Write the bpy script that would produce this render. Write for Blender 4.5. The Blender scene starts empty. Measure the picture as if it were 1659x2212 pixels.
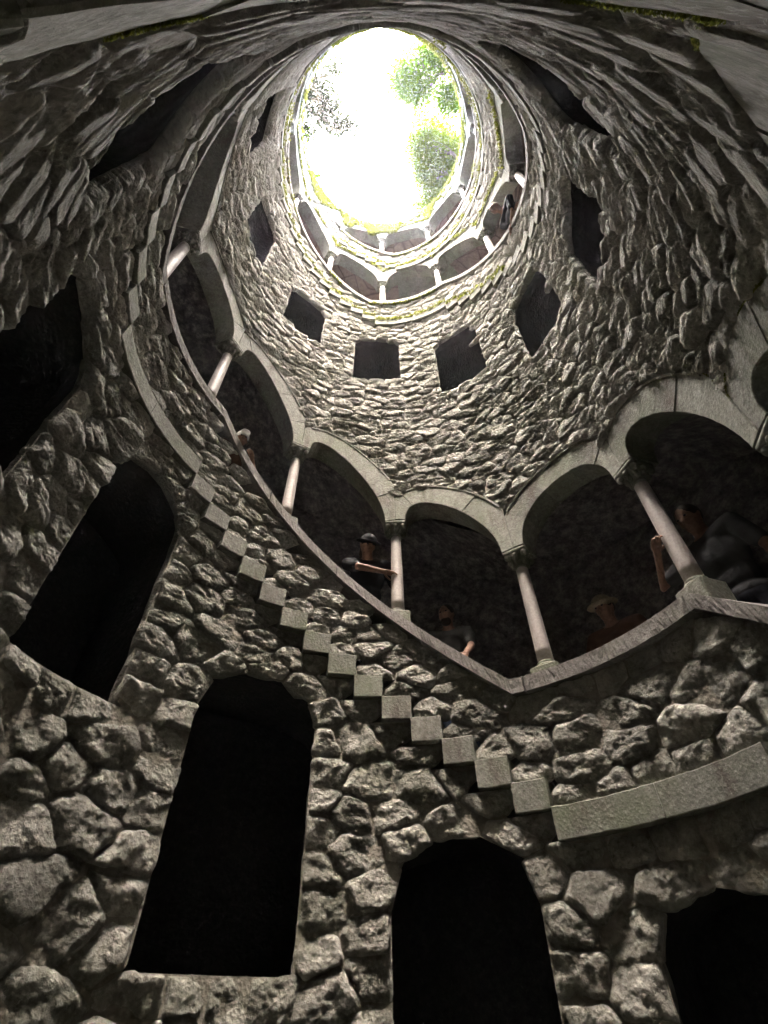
import bpy, math, random
import numpy as np
from mathutils import Matrix, Vector

# ------------------------------------------------------------------ scene, camera, light
scene = bpy.context.scene
R = 2.2                                    # radius of the well, metres
D2R = math.pi / 180
PITCH, ROLL = 0.80538, -0.00996
CAM = (-0.0212 * R, -0.9802 * R, 0.0)
cam_d = bpy.data.cameras.new('camera')
cam = bpy.data.objects.new('camera', cam_d)
scene.collection.objects.link(cam)
CAM_M = Matrix.Rotation(math.pi / 2 + PITCH, 3, 'X') @ Matrix.Rotation(ROLL, 3, 'Z')
cam.matrix_world = Matrix.Translation(CAM) @ CAM_M.to_4x4()
cam_d.sensor_fit = 'HORIZONTAL'
cam_d.sensor_width = 36.0
cam_d.lens = 36.0 * 1090.578 / 1659.0
cam_d.clip_start = 0.005
cam_d.clip_end = 500
scene.camera = cam

SUN_EL, SUN_AZ = 75.0, 180.0               # an overcast sky, brightest overhead
world = bpy.data.worlds.new('World')
scene.world = world
world.use_nodes = True
wn = world.node_tree
sky = wn.nodes.new('ShaderNodeTexSky')
sky.sky_type = 'NISHITA'
sky.sun_disc = False
sky.sun_elevation = math.radians(SUN_EL)
sky.sun_rotation = math.radians(SUN_AZ)
sky.air_density = 0.7
sky.dust_density = 6.0
sky.ozone_density = 0.6
wn.links.new(sky.outputs[0], wn.nodes['Background'].inputs[0])
wn.nodes['Background'].inputs[1].default_value = 0.15

sun_d = bpy.data.lights.new('sun', 'SUN')
sun_d.energy = 1.0
sun_d.angle = math.radians(50)
sun_d.color = (1.0, 0.95, 0.875)
sun = bpy.data.objects.new('sun', sun_d)
scene.collection.objects.link(sun)
sun.location = (0, -3, 40)
az, el = math.radians(SUN_AZ), math.radians(SUN_EL)
sdir = Vector((math.sin(az) * math.cos(el), math.cos(az) * math.cos(el), math.sin(el)))
sun.rotation_euler = sdir.to_track_quat('Z', 'Y').to_euler()

vs = scene.view_settings
scene.display_settings.display_device = 'sRGB'
vs.view_transform = 'Standard'
vs.look = 'None'
vs.gamma = 1.0
vs.use_curve_mapping = False
vs.exposure = 6.15
cy = scene.cycles
cy.max_bounces = 12
cy.diffuse_bounces = 10
cy.glossy_bounces = 2
cy.transmission_bounces = 4
cy.transparent_max_bounces = 8
cy.use_denoising = True
cy.caustics_reflective = False
cy.caustics_refractive = False

# ------------------------------------------------------------------ helpers
rnd = random.Random(7)
COL = scene.collection


def tag(o, label=None, cat=None, group=None, kind=None):
    if cat and not kind: kind = 'thing'
    if label: o['label'] = label
    if cat: o['category'] = cat
    if group: o['group'] = group
    if kind: o['kind'] = kind
    return o


def empty(name, loc, label=None, cat=None, group=None, kind=None):
    o = bpy.data.objects.new(name, None)
    o.location = loc
    o.empty_display_size = 0.1
    COL.objects.link(o)
    o.matrix_world = Matrix.Translation(loc)
    return tag(o, label, cat, group, kind)


def link(name, me, parent=None, world_verts=True):
    o = bpy.data.objects.new(name, me)
    COL.objects.link(o)
    if parent is not None:
        o.parent = parent
        if world_verts:
            o.matrix_parent_inverse = parent.matrix_world.inverted()
    return o


def mesh_np(name, V, F, mat, smooth=True, attr=None):
    """V (n,3); F list of index tuples, or a list of (m,k) arrays."""
    me = bpy.data.meshes.new(name)
    V = np.asarray(V, np.float32)
    if isinstance(F, list) and F and isinstance(F[0], np.ndarray):
        sizes = np.concatenate([np.full(len(f), f.shape[1], np.int32) for f in F])
        idx = np.concatenate([f.ravel() for f in F]).astype(np.int32)
        me.vertices.add(len(V)); me.vertices.foreach_set('co', V.ravel())
        me.loops.add(len(idx)); me.loops.foreach_set('vertex_index', idx)
        me.polygons.add(len(sizes))
        st = np.concatenate([[0], np.cumsum(sizes)[:-1]]).astype(np.int32)
        me.polygons.foreach_set('loop_start', st)
        me.polygons.foreach_set('loop_total', sizes)
        me.update(calc_edges=True)
        me.validate()
    else:
        me.from_pydata([tuple(v) for v in V], [], F)
    me.polygons.foreach_set('use_smooth', np.full(len(me.polygons), smooth))
    if attr is not None:
        a = me.attributes.new('tone', 'FLOAT', 'POINT')
        a.data.foreach_set('value', np.asarray(attr, np.float32))
    if mat: me.materials.append(mat)
    me.update()
    return me


def cyl(u, z, r):
    """unrolled wall coordinates (u = angle in degrees) -> xyz"""
    a = np.asarray(u) * D2R
    return np.stack([r * np.sin(a), r * np.cos(a), z + 0 * a], -1)


# numpy value noise ---------------------------------------------------------
def _hash(i, j, k, seed):
    n = (i * 374761393 + j * 668265263 + k * 2147483647 + seed * 1274126177) & 0xFFFFFFFF
    n = ((n ^ (n >> 13)) * 1274126177) & 0xFFFFFFFF
    n = n ^ (n >> 16)
    return (n & 0xFFFF) / 32767.5 - 1.0


def noise3(p, seed=0):
    p = np.asarray(p, float)
    f = np.floor(p)
    w = p - f
    w = w * w * (3 - 2 * w)
    i = f.astype(np.int64)
    out = 0
    for dx in (0, 1):
        wx = w[..., 0] if dx else 1 - w[..., 0]
        for dy in (0, 1):
            wy = w[..., 1] if dy else 1 - w[..., 1]
            for dz in (0, 1):
                wz = w[..., 2] if dz else 1 - w[..., 2]
                out = out + wx * wy * wz * _hash(i[..., 0] + dx, i[..., 1] + dy, i[..., 2] + dz, seed)
    return out


def fbm(p, oct=3, seed=0, ridged=False):
    a, s, out = 1.0, 1.0, 0
    for o in range(oct):
        n = noise3(p * s, seed + 17 * o)
        if ridged: n = 1 - 2 * np.abs(n)
        out = out + a * n
        a *= 0.5; s *= 2.03
    return out


# ------------------------------------------------------------------ materials
def new_mat(name):
    m = bpy.data.materials.new(name)
    m.use_nodes = True
    nt = m.node_tree
    b = nt.nodes['Principled BSDF']
    return m, nt, b


def N(nt, typ, **kw):
    n = nt.nodes.new(typ)
    for k, v in kw.items():
        if k.startswith('i_'):
            key = k[2:]
            key = int(key) if key.isdigit() else key.replace('_', ' ')
            n.inputs[key].default_value = v
        else:
            setattr(n, k, v)
    return n


def ramp(nt, src, stops):
    r = nt.nodes.new('ShaderNodeValToRGB')
    el = r.color_ramp.elements
    while len(el) < len(stops): el.new(0.5)
    for e, (p, c) in zip(el, stops):
        e.position = p
        e.color = (*c, 1) if len(c) == 3 else c
    nt.links.new(src, r.inputs[0])
    return r


def mixc(nt, fac, a, b, mode='MIX'):
    m = nt.nodes.new('ShaderNodeMix')
    m.data_type = 'RGBA'
    m.blend_type = mode
    for sock, v in ((m.inputs[0], fac), (m.inputs[6], a), (m.inputs[7], b)):
        if isinstance(v, bpy.types.NodeSocket): nt.links.new(v, sock)
        elif isinstance(v, tuple): sock.default_value = (*v, 1)
        else: sock.default_value = v
    return m.outputs[2]


def rock_material(name, stops, scale=1.0, bump=0.6, dist=0.03, lichen=(0.40, 0.39, 0.33), lichen_amt=0.35,
                  green=(0.13, 0.15, 0.075), green_amt=0.4, rough=0.92, tone=True, fine=1.0, stain=0.3):
    m, nt, b = new_mat(name)
    L = nt.links.new
    geo = N(nt, 'ShaderNodeNewGeometry')
    pos = geo.outputs['Position']
    n1 = N(nt, 'ShaderNodeTexNoise', i_Scale=9 * scale, i_Detail=6.0, i_Roughness=0.68)
    n2 = N(nt, 'ShaderNodeTexNoise', i_Scale=1.1 * scale, i_Detail=4.0, i_Roughness=0.6)
    n3 = N(nt, 'ShaderNodeTexNoise', i_Scale=30 * scale, i_Detail=6.0, i_Roughness=0.78)
    vo = N(nt, 'ShaderNodeTexVoronoi', i_Scale=34 * scale)
    for t in (n1, n2, n3, vo): L(pos, t.inputs['Vector'])
    n4 = N(nt, 'ShaderNodeTexNoise', i_Scale=19 * scale, i_Detail=5.0, i_Roughness=0.75)
    L(pos, n4.inputs['Vector'])
    base = ramp(nt, n4.outputs[0], stops).outputs[0]
    if tone:
        at = N(nt, 'ShaderNodeAttribute', attribute_name='tone')
        hsv = N(nt, 'ShaderNodeHueSaturation')
        mr = N(nt, 'ShaderNodeMapRange', i_1=-1.0, i_2=1.0, i_3=0.72, i_4=1.3)
        L(at.outputs['Fac'], mr.inputs[0])
        L(mr.outputs[0], hsv.inputs['Value'])
        L(base, hsv.inputs['Color'])
        base = hsv.outputs[0]
    g = ramp(nt, n2.outputs[0], [(0.46, (0, 0, 0)), (0.66, (green_amt,) * 3)]).outputs[0]
    c = mixc(nt, g, base, green)
    st = N(nt, 'ShaderNodeTexNoise', i_Scale=2.3 * scale, i_Detail=5.0, i_Roughness=0.65)
    mp = N(nt, 'ShaderNodeMapping'); mp.inputs['Scale'].default_value = (1.6, 1.6, 0.45); mp.inputs['Location'].default_value = (3, 7, 1)
    L(pos, mp.inputs[0]); L(mp.outputs[0], st.inputs['Vector'])
    s = ramp(nt, st.outputs[0], [(0.50, (0, 0, 0)), (0.70, (stain,) * 3)]).outputs[0]
    c = mixc(nt, s, c, (0.08, 0.06, 0.046))
    l = ramp(nt, n3.outputs[0], [(0.54, (0, 0, 0)), (0.64, (lichen_amt,) * 3)]).outputs[0]
    c = mixc(nt, l, c, lichen)
    L(c, b.inputs['Base Color'])
    b.inputs['Roughness'].default_value = rough
    b.inputs['Specular IOR Level'].default_value = 0.25
    # relief
    a1 = N(nt, 'ShaderNodeMath', operation='MULTIPLY', i_1=0.7); L(n1.outputs[0], a1.inputs[0])
    a2 = N(nt, 'ShaderNodeMath', operation='MULTIPLY_ADD', i_1=1.0 * fine); L(n3.outputs[0], a2.inputs[0]); L(a1.outputs[0], a2.inputs[2])
    a3 = N(nt, 'ShaderNodeMath', operation='MULTIPLY_ADD', i_1=0.4 * fine); L(vo.outputs[0], a3.inputs[0]); L(a2.outputs[0], a3.inputs[2])
    bp = N(nt, 'ShaderNodeBump', i_Strength=bump, i_Distance=dist)
    L(a3.outputs[0], bp.inputs['Height'])
    L(bp.outputs[0], b.inputs['Normal'])
    return m


def plain(name, col, rough=0.8, bump=0.0, scale=40, var=0.25):
    m, nt, b = new_mat(name)
    n = N(nt, 'ShaderNodeTexNoise', i_Scale=scale, i_Detail=4.0)
    geo = N(nt, 'ShaderNodeNewGeometry')
    nt.links.new(geo.outputs['Position'], n.inputs['Vector'])
    lo = tuple(c * (1 - var) for c in col); hi = tuple(min(1, c * (1 + var)) for c in col)
    r = ramp(nt, n.outputs[0], [(0.3, lo), (0.7, hi)])
    nt.links.new(r.outputs[0], b.inputs['Base Color'])
    b.inputs['Roughness'].default_value = rough
    b.inputs['Specular IOR Level'].default_value = 0.15
    if bump:
        bp = N(nt, 'ShaderNodeBump', i_Strength=bump, i_Distance=0.01)
        nt.links.new(n.outputs[0], bp.inputs['Height'])
        nt.links.new(bp.outputs[0], b.inputs['Normal'])
    return m


M_STONE = rock_material('rubble_stone', [(0.28, (0.19, 0.179, 0.153)), (0.42, (0.345, 0.33, 0.286)), (0.57, (0.45, 0.432, 0.38)), (0.74, (0.56, 0.545, 0.485))],
                        bump=1.0, dist=0.058, green_amt=0.36, lichen=(0.55, 0.55, 0.49), lichen_amt=0.6)
M_MORTAR = rock_material('mortar', [(0.3, (0.25, 0.225, 0.19)), (0.7, (0.42, 0.39, 0.335))], bump=0.8, dist=0.03, tone=False, lichen_amt=0.15)
M_DRESSED = rock_material('dressed_stone', [(0.25, (0.10, 0.098, 0.082)), (0.45, (0.18, 0.178, 0.152)), (0.6, (0.24, 0.238, 0.205)), (0.78, (0.32, 0.318, 0.278))], scale=1.3, bump=0.5, dist=0.012,
                          lichen=(0.38, 0.385, 0.33), lichen_amt=0.5, green=(0.13, 0.155, 0.085), green_amt=0.6, tone=True, fine=1.5, stain=0.75)
M_COPING = rock_material('coping_rock', [(0.28, (0.10, 0.09, 0.085)), (0.5, (0.18, 0.165, 0.155)), (0.75, (0.27, 0.25, 0.235))], scale=1.8, bump=0.5, dist=0.012,
                         lichen_amt=0.12, green_amt=0.2, tone=True)
M_COLUMN = rock_material('column_granite', [(0.3, (0.33, 0.29, 0.265)), (0.5, (0.43, 0.385, 0.36)), (0.7, (0.50, 0.455, 0.425))], scale=2.2, bump=0.25, dist=0.006,
                         lichen_amt=0.2, green_amt=0.15, tone=False, rough=0.55)
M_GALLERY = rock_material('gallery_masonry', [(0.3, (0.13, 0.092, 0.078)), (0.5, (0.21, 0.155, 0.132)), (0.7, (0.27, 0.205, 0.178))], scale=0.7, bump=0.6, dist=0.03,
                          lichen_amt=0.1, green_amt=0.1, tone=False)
M_TUNNEL_SHADE = rock_material('passage_shade_rock', [(0.3, (0.025, 0.023, 0.026)), (0.5, (0.05, 0.046, 0.05)), (0.7, (0.09, 0.082, 0.082))], scale=0.8,
                         bump=0.7, dist=0.04, lichen_amt=0.1, green_amt=0.1, tone=False)  # wall rock painted near black, the shade inside the openings put into its colour
M_GALLERY_LOW = rock_material('shaded_gallery_rock', [(0.32, (0.04, 0.036, 0.04)), (0.5, (0.12, 0.107, 0.108)), (0.66, (0.27, 0.24, 0.225))], scale=0.45, bump=0.7, dist=0.04,
                              lichen_amt=0.1, green_amt=0.1, tone=False)  # plain rock of the lower gallery, with its deep shade darkened into the colour
_nt = M_GALLERY.node_tree
_geo = N(_nt, 'ShaderNodeNewGeometry')
_v = N(_nt, 'ShaderNodeTexVoronoi', feature='DISTANCE_TO_EDGE', i_Scale=1.9)
_nt.links.new(_geo.outputs['Position'], _v.inputs['Vector'])
_r = ramp(_nt, _v.outputs[0], [(0.0, (0.8, 0.8, 0.8)), (0.05, (0, 0, 0))])
_b = _nt.nodes['Principled BSDF']
_old = _b.inputs['Base Color'].links[0].from_socket
_nt.links.new(mixc(_nt, _r.outputs[0], _old, (0.05, 0.035, 0.03)), _b.inputs['Base Color'])
M_GROUND = rock_material('earth', [(0.3, (0.05, 0.045, 0.03)), (0.7, (0.11, 0.10, 0.06))], tone=False)

# ------------------------------------------------------------------ the spiral: levels in metres over the unrolled angle phi (degrees)
STEP_W, N_STEP = 6.63, 14
FLIGHT = STEP_W * N_STEP                    # 92.8
PERIOD = 132.1
LAND_W = PERIOD - FLIGHT
L1 = 31.2                                   # left end of the landing in front of the camera
ZB = {-1: -2.42, 0: -1.055, 1: 0.417, 2: 1.763, 3: 3.138, 4: 4.513, 5: 5.93}
ZB = {k: v * R for k, v in ZB.items()}
BAND = 0.094 * R
TOP_L = 5                                   # from landing 5 on the gallery runs level
RIM_Z = 7.72 * R
PHI_END = -752.0                            # end of the top gallery
TOP_LEFT = -712.0                           # where its last few steps begin
PHI_START = 246.0                           # low end of the gallery that is built
SILL_H, COPING_T = 0.548 * R, 0.060 * R
SPRING_H, ARCH_RISE, RING_T = 0.64 * R, 0.245 * R, 0.135 * R


def land_left(n): return L1 - PERIOD * (n - 1)


_xs, _zs = [], []
for n in range(-1, TOP_L + 1):
    _xs += [land_left(n) + LAND_W + 1.0, land_left(n) - 3.0]
    _zs += [ZB[n], ZB[n]]
_xs[-1] = TOP_LEFT
_xs.append(PHI_END - 60); _zs.append(ZB[TOP_L] + 0.0137 * R * (TOP_LEFT - PHI_END + 60))
_xs = np.array(_xs)[::-1]; _zs = np.array(_zs)[::-1]


def base_z(phi): return np.interp(phi, _xs, _zs)
def sill_z(phi): return base_z(phi) + SILL_H


COLS = [71.2, 36.0, 2.3, -31.3, -64.9, -98.8]
COLS += [-98.8 - 32.74 * k for k in range(1, 20)]
COLS = [229.0, 196.1, 168.3, 136.5, 101.3] + COLS
W_CAP = 3.3


def ring_curves(pa, pb, n=33):
    """arch between the column at pa (right, low) and pb (left, high): inner and outer polylines (deg, m)"""
    za, zb = sill_z(pa) + SPRING_H, sill_z(pb) + SPRING_H
    if pb < PHI_END + 1: zb = sill_z(pb) + 0.10 * R          # the last opening runs out against the climbing sill
    rise = ARCH_RISE * (1.39 if 160 < pa < 200 else 1.0)
    t = np.linspace(0, math.pi, n)
    a, b = pa - W_CAP, pb + W_CAP
    s = (1 - np.cos(t)) / 2
    u = a + (b - a) * s
    z = za + (zb - za) * s + rise * np.sin(t)
    m = R * D2R
    du = np.gradient(u * m); dz = np.gradient(z)
    ln = np.hypot(du, dz) + 1e-9
    nu, nz = dz / ln, -du / ln                # travelling left (du<0): left normal points up
    ou = u + RING_T * nu / m
    oz = z + RING_T * nz
    ou = np.clip(ou, pb, pa)
    k = np.argmax(oz)
    return np.stack([u, z], 1), np.stack([ou, oz], 1)


PIERS = COLS + [PHI_END]
ARCHES = [(PIERS[i], PIERS[i + 1]) + ring_curves(PIERS[i], PIERS[i + 1]) for i in range(len(PIERS) - 1)]
_o = np.concatenate([a[3] for a in ARCHES])
_grid = np.arange(PHI_END - 5, PHI_START + 5, 0.25)
_top = np.full(len(_grid), -1e9)
for pa, pb, I_, O_ in ARCHES:
    order = np.argsort(O_[:, 0], kind='stable')
    xs, zs = O_[order, 0], O_[order, 1]
    sel = (_grid >= pb) & (_grid <= pa)
    ux = np.unique(xs)
    uz = np.array([zs[xs == x].max() if 0.01 < (x - pb) < (pa - pb) - 0.01 else zs[xs == x].max() for x in ux])
    _top[sel] = np.interp(_grid[sel], ux, uz)
GAL_LO, GAL_HI = PHI_END, COLS[0]


def open_top(phi): return np.interp(phi, _grid, _top)


# windows and doorways between the galleries: (left deg, right deg, sill, spring, rise)
WINDOWS = [(133.0, 160.0, 1.88, 2.62, .12), (94.5, 116.5, 2.42, 2.94, .12), (61.0, 81.4, 2.84, 3.38, .20), (23.5, 44.0, 3.20, 3.90, .10),
           (-14.5, 6.8, 3.55, 4.15, .12), (-51.2, -31.0, 3.87, 4.42, .12), (-88.3, -69.0, 4.10, 4.82, .12), (-130.8, -108.0, 4.22, 5.05, .12),
           (-158.0, -133.0, 1.33, 1.96, .10), (-119.2, -98.3, 1.00, 1.47, .13), (-80.8, -58.8, 0.72, 1.42, .20), (-42.8, -17.0, 0.12, 0.82, .18),
           (-0.6, 25.4, -0.55, 0.27, .20), (42.0, 64.0, -0.65, 0.12, .14)]
WINDOWS = [(a, b, z0 * R, z1 * R, h * R) for a, b, z0, z1, h in WINDOWS]


def win_outline(w, step=0.2):
    a, b, z0, z1, h = w
    m = R * D2R
    pts = [(a, z0)]
    nx = max(2, int((b - a) * m / step))
    pts += [(a + (b - a) * i / nx, z0) for i in range(1, nx)]
    nz = max(2, int((z1 - z0) / step))
    pts += [(b, z0 + (z1 - z0) * i / nz) for i in range(0, nz)]
    na = max(4, int(1.3 * (b - a) * m / step))
    for i in range(na + 1):
        t = math.pi * i / na
        pts.append(((a + b) / 2 + (b - a) / 2 * math.cos(t), z1 + h * math.sin(t) ** 0.8 if 0 < i < na else z1))
    pts += [(a, z1 - (z1 - z0) * i / nz) for i in range(1, nz)]
    return pts


def in_window(u, z):
    out = np.zeros(np.shape(u), bool)
    for a, b, z0, z1, h in WINDOWS:
        s = np.clip((u - (a + b) / 2) / ((b - a) / 2), -1, 1)
        top = z1 + h * np.sqrt(1 - s * s) ** 0.8
        out |= (u > a) & (u < b) & (z > z0) & (z < top)
    return out


def turns(u):
    for k in range(-3, 2): yield u + 360.0 * k


def steps_of(n):
    """number of steps and riser of the flight above landing n"""
    if n < TOP_L: return N_STEP, (ZB[n + 1] - ZB[n]) / (N_STEP + 1)
    return 6, 0.0908 * R


def land_span(n):
    return (TOP_LEFT if n == TOP_L else land_left(n)), land_left(n) + LAND_W


def band_bottom(phi):
    """underside of the stepped stone band"""
    phi = np.asarray(phi, float)
    out = np.full(phi.shape, np.nan)
    for n in range(0, TOP_L + 1):
        lo, hi = land_span(n)
        ns, dz = steps_of(n)
        out = np.where((phi >= lo) & (phi <= hi), ZB[n], out)
        k = np.floor((lo - phi) / STEP_W).astype(int) + 1
        out = np.where((phi < lo) & (phi > lo - ns * STEP_W), ZB[n] + dz * k, out)
    return out


def excluded(u, z):
    """True where no rubble belongs: openings, arch rings, copings, stepped bands"""
    ex = in_window(u, z)
    for p in turns(u):
        s = sill_z(p) - COPING_T
        ex |= (p > GAL_LO) & (p < GAL_HI) & (z > s) & (z < open_top(p))
        bb = band_bottom(p)
        ex |= (p < PHI_START) & (p > PHI_END) & (z > bb) & (z < bb + BAND)
    return ex


# ------------------------------------------------------------------ rubble wall: cells
ZMIN, ZMAX = -1.62 * R, RIM_Z
ZS = 1.6                                   # stones are wider than tall
m_per = R * D2R
rng = np.random.default_rng(11)


def project(V):
    v = (np.asarray(V) - np.array(CAM)) @ np.array(CAM_M)
    d = -v[..., 2]
    s = 1090.578
    return np.stack([829.5 + s * v[..., 0] / d, 1106 - s * v[..., 1] / d], -1), d


seeds = []
fixed = []


def pair_line(pts, off, closed=False):
    """pairs of seeds either side of a line, so that cell edges follow it. pts (deg, z)"""
    P = np.array([(p[0] * m_per, p[1] * ZS) for p in pts])
    nP = len(P)
    for i in range(nP if closed else nP - 1):
        a, b = P[i], P[(i + 1) % nP]
        d = b - a; ln = np.hypot(*d)
        if ln < 1e-6: continue
        n = np.array([-d[1], d[0]]) / ln
        mid = (a + b) / 2 + d * rng.uniform(-.12, .12)
        o = off * rng.uniform(.85, 1.15)
        for s in (1, -1):
            q = mid + s * o * n
            fixed.append((q[0], q[1]))


for w in WINDOWS: pair_line(win_outline(w, 0.22), 0.075, True)
for n in range(0, TOP_L + 1):               # along the bands
    lo, hi = land_span(n)
    ns, dz = steps_of(n)
    for k in range(1, ns + 1):
        a, b = lo - STEP_W * k, lo - STEP_W * (k - 1)
        pair_line([(b, ZB[n] + dz * k), (a, ZB[n] + dz * k)], 0.06)
        pair_line([(b, ZB[n] + dz * k + BAND), (a, ZB[n] + dz * k + BAND)], 0.06)
    for off in (0, BAND):
        nn = int((hi - lo) * m_per / 0.3)
        pair_line([(hi - (hi - lo) * i / nn, ZB[n] + off) for i in range(nn + 1)], 0.06)
g = np.arange(GAL_LO, GAL_HI, 0.30 / m_per)
pair_line([(p, float(sill_z(p) - COPING_T)) for p in g], 0.07)
for pa, pb, I_, O_ in ARCHES:
    zz = np.linspace(pb, pa, 7)
    pair_line([(p, float(open_top(p))) for p in zz], 0.075)

fixed = np.array(fixed)
fixed[:, 0] = (fixed[:, 0] + math.pi * R) % (2 * math.pi * R) - math.pi * R
fixed = fixed[(fixed[:, 1] > ZMIN * ZS) & (fixed[:, 1] < ZMAX * ZS)]


def stone_size(z):
    return float(np.interp(z / R, [-1.6, 0.2, 0.9, 1.6, 3.0, 7.5], [0.52, 0.52, 0.40, 0.33, 0.30, 0.29]))


# dart throwing with a grid
CELL = 0.15
grid = {}
LENU = 2 * math.pi * R
NU = int(LENU / CELL)
pts = []


def gkey(x, y): return (int((x + LENU / 2) / LENU * NU) % NU, int(math.floor(y / CELL)))


def near(x, y, r):
    gx, gy = gkey(x, y)
    k = int(r / CELL) + 1
    for i in range(-k, k + 1):
        for j in range(-k, k + 1):
            for q in grid.get(((gx + i) % NU, gy + j), ()):
                dx = abs(pts[q][0] - x); dx = min(dx, LENU - dx)
                if dx * dx + (pts[q][1] - y) ** 2 < r * r: return True
    return False


def put(x, y):
    grid.setdefault(gkey(x, y), []).append(len(pts)); pts.append((x, y))


for x, y in fixed:
    if not near(x, y, 0.085): put(x, y)
n_fixed = len(pts)
cand = np.stack([rng.uniform(-LENU / 2, LENU / 2, 42000), rng.uniform(ZMIN * ZS, ZMAX * ZS, 42000)], 1)
cex = excluded(cand[:, 0] / m_per, cand[:, 1] / ZS)
for (x, y), e in zip(cand, cex):
    s = stone_size(y / ZS) * (0.92 if not e else 0.8) * rng.choice([0.65, 0.9, 1.0, 1.2])
    if not near(x, y, s): put(x, y)
pts_a = np.array(pts)
kept = ~excluded(pts_a[:, 0] / m_per, pts_a[:, 1] / ZS)


def cell_polygon(i):
    x, y = pts[i]
    s = 0.75
    poly = [(x - s, y - s), (x + s, y - s), (x + s, y + s), (x - s, y + s)]
    gx, gy = gkey(x, y)
    nb = []
    k = 6
    for a in range(-k, k + 1):
        for b in range(-k, k + 1):
            for q in grid.get(((gx + a) % NU, gy + b), ()):
                if q == i: continue
                qx, qy = pts[q]
                dx = qx - x
                if dx > LENU / 2: dx -= LENU
                elif dx < -LENU / 2: dx += LENU
                nb.append((dx * dx + (qy - y) ** 2, dx, qy - y))
    nb.sort()
    for d2, dx, dy in nb:
        rmax = max((px - x) ** 2 + (py - y) ** 2 for px, py in poly)
        if d2 > 4 * rmax: break
        c0 = d2 / 2
        out = []
        n = len(poly)
        val = [(px - x) * dx + (py - y) * dy - c0 for px, py in poly]
        for j in range(n):
            va, vb = val[j], val[(j + 1) % n]
            if va <= 0: out.append(poly[j])
            if (va < 0 < vb) or (vb < 0 < va):
                t = va / (va - vb)
                pa, pb = poly[j], poly[(j + 1) % n]
                out.append((pa[0] + t * (pb[0] - pa[0]), pa[1] + t * (pb[1] - pa[1])))
        poly = out
        if len(poly) < 3: return None
    P = np.array(poly)
    P[:, 1] = np.clip(P[:, 1], ZMIN * ZS, ZMAX * ZS) / ZS
    return P                                 # metres (u, z)


R_MORTAR = R + 0.030


def smooth_outline(P, inset, nseg):
    c = P.mean(0)
    d = np.hypot(*(P - c).T)
    P = c + (P - c) * np.maximum(0.35, 1 - inset / np.maximum(d, 1e-3))[:, None]
    for _ in range(2):
        Q = np.roll(P, -1, 0)
        P = np.stack([0.9 * P + 0.1 * Q, 0.1 * P + 0.9 * Q], 1).reshape(-1, 2)
    Q = np.vstack([P, P[:1]])
    s = np.concatenate([[0], np.cumsum(np.hypot(*np.diff(Q, axis=0).T))])
    t = np.linspace(0, s[-1], nseg, endpoint=False)
    return np.stack([np.interp(t, s, Q[:, 0]), np.interp(t, s, Q[:, 1])], 1)


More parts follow.
